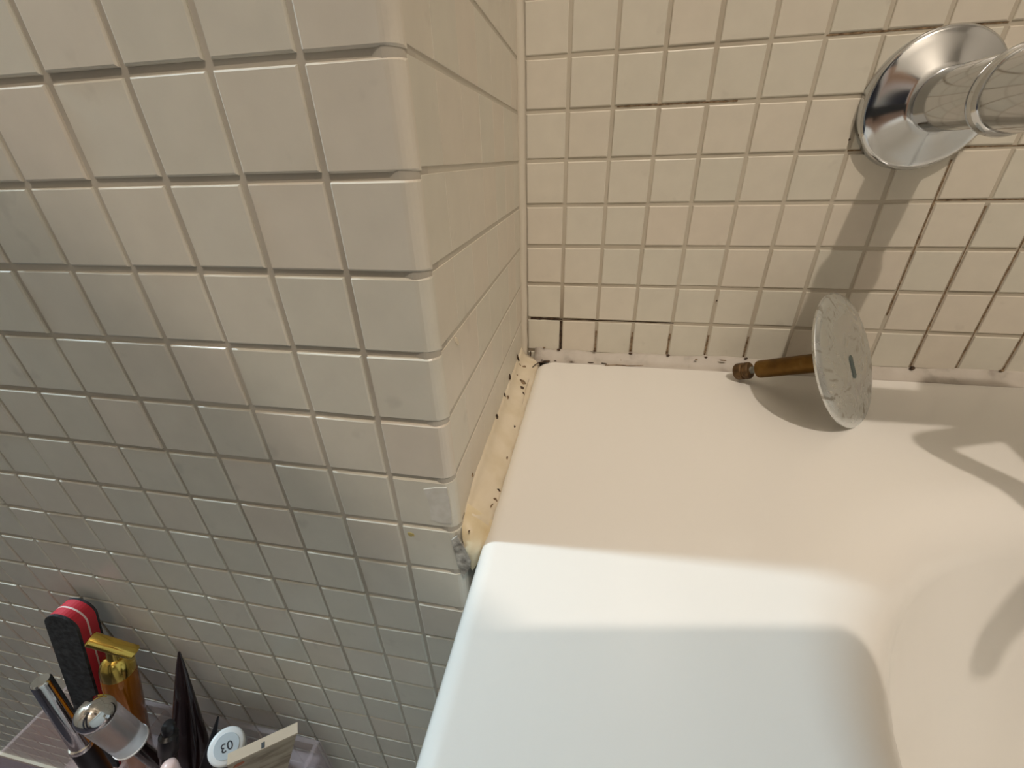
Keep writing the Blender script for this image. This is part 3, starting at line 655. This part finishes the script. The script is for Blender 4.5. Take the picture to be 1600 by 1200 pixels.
# white lipstick with 03 label ------------------------------------------
l_c = onY(354, 1166, -8.35); l_dir = (onY(382, 1143, -7.75) - l_c); l_dir = (l_dir.normalized() + ray(354, 1166).normalized()*1.25)
l_dir.y *= 0.62; l_dir.normalize(); lt = (-13.50 - l_c.z)/l_dir.z
lp = thing('lipstick_tube', 'white lipstick tube with its 03 numbered base facing up', 'lipstick', tuple(l_c + l_dir*lt))
part('body', lathe_bm([(.30, .0), (.335, .02), (.35, .06), (.35, .55), (.34, .6), (.34, 1.6), (0, 1.6)], l_c, l_dir, 40), white_m, lp, smooth=True)
part('grey_band', lathe_bm([(.352, .30), (.357, .32), (.357, .48), (.352, .5)], l_c, l_dir, 40), greyring_m, lp, smooth=True)
part('barrel', lathe_bm([(.28, 1.58), (.28, lt), (0, lt)], l_c, l_dir, 32), black_m, lp, smooth=True)
lab = part('label_disc', lathe_bm([(.0, -.012), (.235, -.012), (.24, -.002), (0, .01)], l_c, l_dir, 40), paleblue_m, lp)
cu = bpy.data.curves.new('number_text', 'FONT'); cu.body = '03'; cu.size = 0.24*T; cu.align_x = 'CENTER'; cu.align_y = 'CENTER'; cu.extrude = 0.00004
tmp = bpy.data.objects.new('tmp_text', cu); COL.objects.link(tmp)
dg = bpy.context.evaluated_depsgraph_get(); me = bpy.data.meshes.new_from_object(tmp.evaluated_get(dg)); bpy.data.objects.remove(tmp); me.name = 'number_text'
tx = obj('number_text', me, ink_m, lab); nrm = -l_dir
ux = (-(CR*math.cos(math.radians(32)) - CD*math.sin(math.radians(32)))); ux = (ux - nrm*ux.dot(nrm)).normalized(); uy = nrm.cross(ux)
mt = Matrix.Identity(4); c_ = V(*(l_c - l_dir*.016 + ux*0.0)) - (lab.location + lp.location)
for r in range(3): mt[r][0] = ux[r]; mt[r][1] = uy[r]; mt[r][2] = nrm[r]; mt[r][3] = c_[r]
tx.matrix_local = mt
# beige card packet -------------------------------------------------------
p0 = onY(356, 1195, -8.80); p1 = onY(464, 1145, -8.10); pdn = Vector((-0.42, 0.0, -1.0)).normalized(); pn = (p1-p0).normalized().cross(pdn).normalized()
if pn.dot(Vector(CAM)-p0) < 0: pn = -pn
Hh = (p0.z+13.55)/-pdn.z
pk = thing('card_packet', 'beige printed card packet with a worn top edge in the organiser', 'packet', tuple((p0+p1)/2 + pdn*Hh))
def quad_slab(name, o_, u, v, n_, m, parent, bevel=0):
    b = bmesh.new(); A = [b.verts.new(V(*p)) for p in (o_, o_+u, o_+u+v, o_+v)]; B = [b.verts.new(V(*(p+n_))) for p in (o_, o_+u, o_+u+v, o_+v)]
    b.faces.new(A); b.faces.new(B)
    for k in range(4): b.faces.new((A[k], A[(k+1) % 4], B[(k+1) % 4], B[k]))
    return part(name, b, m, parent, bevel=bevel)
uu = p1-p0
body = quad_slab('packet_body', p0, uu, pdn*Hh, -pn*.16, card_m, pk, .0006)
quad_slab('top_fold', p0 - uu*.01 - pdn*.03 + pn*.012, uu*1.02, pdn*.09, -pn*.19, cardedge_m, pk, .0006)
quad_slab('hang_hole', p0 + uu*.47 - pdn*.035 + pn*.0, uu*.05, pdn*.06, -pn*.1, black_m, pk)
blot(pk, p0 + uu*.16 + pdn*.28 + pn*.01, pn, .14, .07, stain_m, .5, 'stain', .008)

# ------------------------------------------------------------------ lamps
lx, ly, lz = LAMP
lamp = thing('ceiling_lamp', 'warm bulb hanging in a shallow holder under the ceiling', 'lamp', (lx, ly, ZC))
part('ceiling_rose', lathe_bm([(0, 0), (2.2, 0), (2.2, .6), (1.2, 1.2), (0, 1.2)], (lx, ly, ZC), (0, 0, -1), 40), white_m, lamp, smooth=True)
part('cord', lathe_bm([(.12, 1.0), (.12, ZC-lz-3.2)], (lx, ly, ZC), (0, 0, -1), 12), black_m, lamp)
part('holder', lathe_bm([(.4, ZC-lz-3.4), (.9, ZC-lz-3.2), (.9, ZC-lz-1.8), (0, ZC-lz-1.8)], (lx, ly, ZC), (0, 0, -1), 24), white_m, lamp, smooth=True)
sx, sy, sz = STRIP
sl_ = thing('strip_lamp', 'slim cool white strip lamp fixed to the tiled wall', 'lamp', (sx, W1Y, sz))
part('housing', box_bm((sx-6.5, W1Y-2.6, sz+.1), (sx+6.5, W1Y, sz+.9)), white_m, sl_, bevel=.002)

# ------------------------------------------------------------------ the phone and the person holding it (behind the lens)
def K(r, d, b_): return Vector(CAM) + CR*r + CD*d - CF*b_
PH_L, PH_R, PH_U, PH_D = -1.5, 4.7, -0.97, 2.0
ph = thing('smartphone', 'dark slim smartphone held in landscape above the tub rim', 'phone', tuple(K(1.4, .8, .4)))
def rslab(name, r0, r1, d0, d1, b0, b1, rad, m, parent):
    pts = rrect(r0, r1, d0, d1, rad, 6, 2); b = bmesh.new()
    A = [b.verts.new(V(*K(x, y, b0))) for x, y in pts]; B = [b.verts.new(V(*K(x, y, b1))) for x, y in pts]
    b.faces.new(A); b.faces.new(B)
    for k in range(len(pts)): b.faces.new((A[k], A[(k+1) % len(pts)], B[(k+1) % len(pts)], B[k]))
    return part(name, b, m, parent)
rslab('phone_body', PH_L, PH_R, PH_U, PH_D, .22, .52, .38, black_m, ph)
rslab('screen', PH_L+.1, PH_R-.1, PH_U+.1, PH_D-.1, .515, .535, .3, brownblack_m, ph)
part('camera_ring', lathe_bm([(.24, 0), (.24, .1), (.18, .1), (.18, .02), (0, .02)], K(0, 0, .24), CF, 24), silver_m, ph)
skin_m = mat('skin', (0.55, 0.36, 0.27), 0.5); shirt_m = mat('grey_shirt', (0.10, 0.10, 0.11), 0.85); jeans_m = mat('dark_trousers', (0.03, 0.035, 0.06), 0.85); hair_m = mat('dark_hair', (0.03, 0.02, 0.015), 0.6)
def person():
    vs, es, rs = [], [], []
    def add(p, r, prev=None):
        vs.append(tuple(p)); rs.append(r if isinstance(r, tuple) else (r, r))
        if prev is not None: es.append((prev, len(vs)-1))
        return len(vs)-1
    def chain(prev, lst):
        for p, r in lst: prev = add(p, r, prev)
        return prev
    pel = add((-6, -32.5, 10.5), (4.6, 3.4))
    ch = chain(pel, [((-6, -28.6, 14.6), (4.3, 3.0)), ((-6, -24.5, 18.8), (5.0, 3.4)), ((-5.9, -21.2, 22.0), (4.6, 3.0))])
    nk = chain(ch, [((-5.8, -19.3, 24.2), 1.9), ((-5.7, -18.2, 26.2), 1.6), ((-5.6, -17.0, 28.0), (2.6, 2.8)), ((-5.5, -16.4, 30.4), (3.0, 3.3)), ((-5.5, -16.3, 32.6), (2.4, 2.7))])
    add((-5.3, -13.5, 28.6), .5, nk-1)                              # nose
    for s, x in ((1, -2.3), (-1, -8.7)): add((x, -16.6, 29.8), .45, nk-1)   # ears
    # right arm to the phone
    wr = chain(ch, [((-1.9, -20.3, 23.0), 2.2), ((1.0, -19.9, 22.6), 2.1), ((2.9, -18.6, 17.0), 1.75), ((4.4, -17.2, 11.4), 1.5), ((5.2, -15.9, 6.0), 1.4), (tuple(K(4.3, 4.9, 1.5)), 1.0)])
    pm = chain(wr, [(tuple(K(3.9, 3.6, 1.0)), (1.1, .6)), (tuple(K(3.6, 2.85, .6)), (1.2, .5))])
    for r0, r1, e in ((4.15, 4.05, 1.0), (3.5, 3.35, .55), (2.85, 2.6, .65), (2.25, 1.95, 1.2)):
        chain(pm, [(tuple(K(r0, 2.52, .30)), .34), (tuple(K(r1, 2.0, -.18)), .32), (tuple(K(r1-.1, e, -.12)), .28)])
    chain(pm-1, [(tuple(K(2.9, 3.1, 1.2)), .42), (tuple(K(2.3, 2.35, 1.05)), .36), (tuple(K(2.0, 1.6, .95)), .32)])
    # left arm hanging
    wl = chain(ch, [((-9.8, -20.5, 22.9), 2.2), ((-12.6, -20.3, 22.2), 2.1), ((-14.2, -22, 16.6), 1.75), ((-15.2, -23.4, 11.2), 1.5), ((-15.0, -21.8, 5.8), 1.4), ((-14.6, -20.2, 1.6), 1.0)])
    pl = chain(wl, [((-14.5, -19.8, -.2), (.6, 1.1)), ((-14.4, -19.5, -1.9), (.5, 1.1))])
    for dy, L in ((1.0, 2.5), (.35, 2.9), (-.3, 2.7), (-.95, 2.1)):
        chain(pl, [((-14.3, -19.5+dy, -2.9), .34), ((-14.0, -19.3+dy*1.05, -2.9-L*.5), .31), ((-13.6, -19.1+dy*1.05, -2.7-L), .27)])
    chain(pl-1, [((-14.0, -18.4, -1.2), .42), ((-13.6, -17.8, -2.4), .36), ((-13.4, -17.6, -3.3), .31)])
    for x in (-9.2, -2.8):
        chain(pel, [((x, -33.0, 8.2), 3.4), ((x-.1, -32.6, .5), 2.8), ((x-.1, -31.8, -6.4), 2.1), ((x-.1, -32.9, -14.0), 1.9), ((x-.1, -34.2, -21.6), 1.3), ((x-.1, -33.4, -23.2), (1.5, 1.0)), ((x-.2, -30.6, -23.5), (1.6, .75)), ((x-.2, -28.2, -23.6), (1.3, .65))])
    me = bpy.data.meshes.new('person'); me.from_pydata([tuple(V(*v)) for v in vs], es, [])
    o = obj('person', me)
    md = o.modifiers.new('skin', 'SKIN'); md.use_smooth_shade = True
    for i, d in enumerate(me.skin_vertices[0].data): d.radius = (rs[i][0]*T, rs[i][1]*T); d.use_root = (i == 0)
    sb = o.modifiers.new('sub', 'SUBSURF'); sb.levels = 2; sb.render_levels = 2
    dg = bpy.context.evaluated_depsgraph_get(); m2 = bpy.data.meshes.new_from_object(o.evaluated_get(dg))
    o.modifiers.clear(); o.data = m2; m2.name = 'person'; m2.materials.clear()
    for m in (shirt_m, jeans_m, skin_m, hair_m): m2.materials.append(m)
    for p in m2.polygons:
        c = p.center; x, y, z = c.x/T, c.y/T, c.z/T+FLOOR; p.use_smooth = True
        p.material_index = 1 if (z < 10.5 and y < -26) else 0
        if z > 25.0 and y > -20.5: p.material_index = 3 if (z > 31.2 or y < -17.6) else 2
        if z < 9.5 and y > -26: p.material_index = 2
        if z < -22.3: p.material_index = 3
    return tag(o, 'person in dark shirt leaning forward and holding a phone', 'person')
person()
